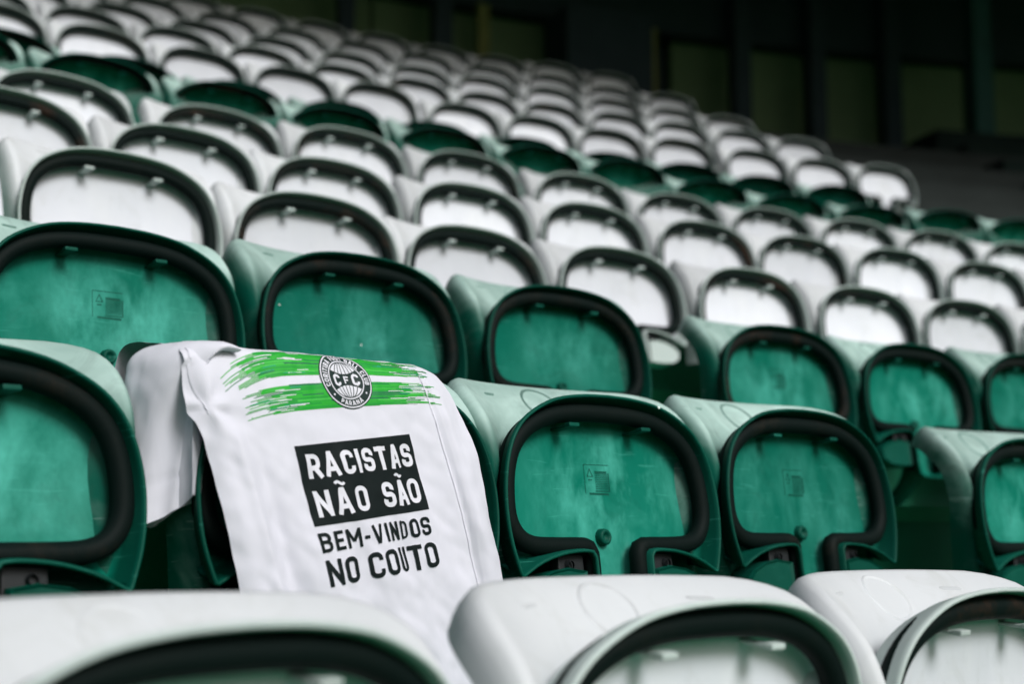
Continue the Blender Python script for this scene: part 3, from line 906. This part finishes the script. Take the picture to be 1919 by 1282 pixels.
def word_line(ink, text, org, ea, eb, u0, u1, v0, v1, mat, h, t=.19, squeeze={}, track=.11):
    """lay a line of capitals into u0..u1, v0..v1 of the frame org + u*ea + v*eb"""
    gl = [glyph(c, t) for c in text]
    tot = sum(g[1]*squeeze.get(i, 1) for i, g in enumerate(gl))+track*(len(gl)-1)
    H = (v1-v0); x = 0.0; k = (u1-u0)/tot
    for i, (st, w) in enumerate(gl):
        q = squeeze.get(i, 1)
        for st_ in st:
            pts, cl = st_[:2]; wf = st_[2] if len(st_) > 2 else 1.0
            mp = []
            for px_, py_ in pts:
                u = u0+(x+px_*q)*k; v = v0+py_*H
                o_ = org+ea*u+eb*v; mp.append((o_.x, o_.y))
            ink.stroke(mp, wf*t*H*eb.length*(.93 if q > .8 else .8 if q > .55 else .55), h, mat, cl)
        x += w*q+track
def inv(x, z):
    """shirt coordinates of the cloth point at lateral x, height z"""
    a, b = x-XC, .06-z+.01
    for _ in range(30):
        p = shirt_pt(a, b); pa = shirt_pt(a+1e-4, b); pb = shirt_pt(a, b+1e-4)
        J11, J21, J12, J22 = (pa.x-p.x)/1e-4, (pa.z-p.z)/1e-4, (pb.x-p.x)/1e-4, (pb.z-p.z)/1e-4
        D = J11*J22-J12*J21; ex, ez = x-p.x, z-p.z
        a += (J22*ex-J12*ez)/D*.8; b += (-J21*ex+J11*ez)/D*.8
    return Vector((a, b))
TL, TR, BL = inv(-.124, -.058), inv(.054, -.035), inv(-.099, -.154)
ORG = TL; EA = TR-TL; EB = BL-TL
box = Ink(); box.quadgrid(lambda u, v: tuple(ORG+EA*u+EB*v), 60, 36, .0006, M_PBLACK); box.build('slogan_box', jersey)
lt = Ink()
word_line(lt, 'RACISTAS', ORG, EA, EB, .055, .965, .115, .42, M_PWHITE, .0016, .205, {5: .86, 6: .74, 7: .96}, .09)
word_line(lt, 'NÃO', ORG, EA, EB, .05, .485, .575, .90, M_PWHITE, .0016, .195, {}, .17)
word_line(lt, 'SÃO', ORG, EA, EB, .615, .955, .575, .90, M_PWHITE, .0016, .195, {1: .62}, .10)
word_line(lt, 'BEM-VINDOS', ORG, EA, EB, .0, .975, 1.085, 1.325, M_PBLACK, .0012, .185, {6: .75, 7: .62, 8: .55} if 0 else {6: .66, 7: .5, 8: .85}, .12)
word_line(lt, 'NO COUTO', ORG, EA, EB, .005, .985, 1.42, 1.745, M_PBLACK, .0012, .185, {5: .42, 2: .55}, .10)
lt.build('slogan_lettering', jersey)
# brush stripes
CC = inv(-.041, .029)
br = Ink(); brn = random.Random(11)
for v0_, v1_ in ((-.0362, -.0075), (.0038, .0342)):
    br.quadgrid(lambda u, v: (CC.x+lerp(-.085, .085, u), CC.y+lerp(v0_, v1_, v)+.003*(lerp(-.085, .085, u)/.12)**2), 60, 14, .0002, M_PG[1])
nrow = 46
for k in range(nrow):
    v = -.036+.070*k/(nrow-1)
    if -.0075 < v < .0035: continue
    l_end = (-.158 if v < 0 else -.138)+brn.uniform(-.024, .022); r_end = .128+brn.uniform(-.030, .020)
    segs = [(l_end, lerp(l_end, r_end, brn.uniform(.2, .5))), None]
    x = l_end
    while x < r_end:
        nx = min(r_end, x+(brn.uniform(.025, .05) if x == l_end else brn.uniform(.03, .10)))
        if r_end-nx < .03 and nx < r_end: nx = r_end-.03 if r_end-.03 > x+.01 else r_end
        mt = brn.choice(M_PG[:4]+M_PG[:2]+M_PG[:2]); n = max(2, int((nx-x)/.004))
        pts = []
        for i in range(n+1):
            a = lerp(x, nx, i/n); dv = v
            if a < -.085: dv += (a+.085)**2*(2.4 if v < 0 else 1.2)
            pts.append((CC.x+a, CC.y+dv+.003*(a/.12)**2))
        wd = .0024 if x > l_end+.015 and nx < r_end-.015 else .0009
        br.stroke(pts, wd, .0004+.00004*(k % 3), mt)
        x = nx
for k in range(70):
    v = brn.choice([brn.uniform(-.034, -.009), brn.uniform(.006, .034)]); side = brn.choice([-1, -1, 1])
    x0 = side*brn.uniform(.05, .12); L = brn.uniform(.012, .035)
    pts = []
    for i in range(9):
        a = x0+side*L*i/8; dv = v
        if a < -.085: dv += (a+.085)**2*(2.4 if v < 0 else 1.2)
        pts.append((CC.x+a, CC.y+dv+.003*(a/.12)**2))
    br.stroke(pts, .0008, .0007, brn.choice([M_PWHITE, M_PWHITE, M_PG[4], M_PG[3]]))
br.build('brush_stripes', jersey)
# seams: left armhole, right side, both a little proud of the cloth
sm = Ink(); sm2 = Ink()
sm2.stroke([(-.2105+.004*math.sin(i*.5), -.03+.10*i/16) for i in range(17)], .0022, .0009, M_CLOTH)
sm.stroke([(.1235+.02*(.03+.30*i/40), .03+.30*i/40) for i in range(41)], .0020, .0008, M_CLOTH)
sm.build('seam', jersey); sm2.build('seam', jersey)
# club crest
cr = Ink(); R0 = .0385
cr.disc(CC.x, CC.y, R0, .0010, M_PDARK); cr.disc(CC.x, CC.y, R0*.965, .0013, M_PWHITE, R0*.925, 1); cr.disc(CC.x, CC.y, R0*.675, .0013, M_PWHITE, R0*.635, 1)
def ring_text(text, a0, a1, r, hgt, inward):
    gl = [glyph(c, .2) for c in text]; tr = .16
    tot = sum(g[1] for g in gl)+tr*(len(gl)-1); x = 0
    for st, w in gl:
        for pts, cl in st:
            mp = []
            for px_, py_ in pts:
                an = math.radians(lerp(a0, a1, (x+px_)/tot)); rr = r-py_*hgt if not inward else r-hgt+py_*hgt
                mp.append((CC.x+rr*math.cos(an), CC.y+rr*math.sin(an)))
            cr.stroke(mp, .2*hgt*1.02, .0014, M_PWHITE, cl)
        x += w+tr
ring_text('CORITIBA FOOT BALL CLUB', 165, 375, R0*.88, R0*.175, False)
ring_text('PARANÁ', 122, 58, R0*.88, R0*.16, True)
for an in (143, 37): cr.disc(CC.x+R0*.80*math.cos(math.radians(an)), CC.y+R0*.80*math.sin(math.radians(an)), R0*.035, .0014, M_PWHITE, 0, 1, 10)
for sg in (-1, 1):      # upper and lower globe caps with meridians
    def cap(u, v, sg=sg):
        x = (u*2-1)*.50; yo = math.sqrt(max(0, .60**2-x*x)); yi = .21+.16*(1-(x/.50)**2)*-1+.16
        yi = .20+.14*(x/.5)**2 if True else yi
        yy = lerp(min(yi, yo), yo, v)
        return (CC.x+x*R0, CC.y+sg*yy*R0)
    cr.quadgrid(cap, 24, 6, .0013, M_PWHITE)
    for kx in (-.32, -.19, -.065, .065, .19, .32):
        pts = []
        for i in range(7):
            yy = lerp(.19, .60, i/6); x = kx*math.sqrt(max(.0, 1-(yy/.63)**2))*1.25
            pts.append((CC.x+x*R0, CC.y+sg*yy*R0))
        cr.stroke(pts, R0*.028, .0015, M_PDARK)
O_ = Vector((CC.x, CC.y)); ex = Vector((R0, 0)); ey = Vector((0, R0))
for c_, u0, u1, v0, v1 in (('C', -.52, -.20, -.20, .22), ('F', -.10, .12, -.12, .14), ('C', .22, .54, -.20, .22)):
    st, w = glyph(c_, .24)
    for pts, cl in st:
        cr.stroke([tuple(O_+ex*lerp(u0, u1, x_/w)+ey*lerp(v0, v1, y_)) for x_, y_ in pts], .24*(v1-v0)*R0*.85, .0017, M_PWHITE, cl)
cr.build('club_crest', jersey)
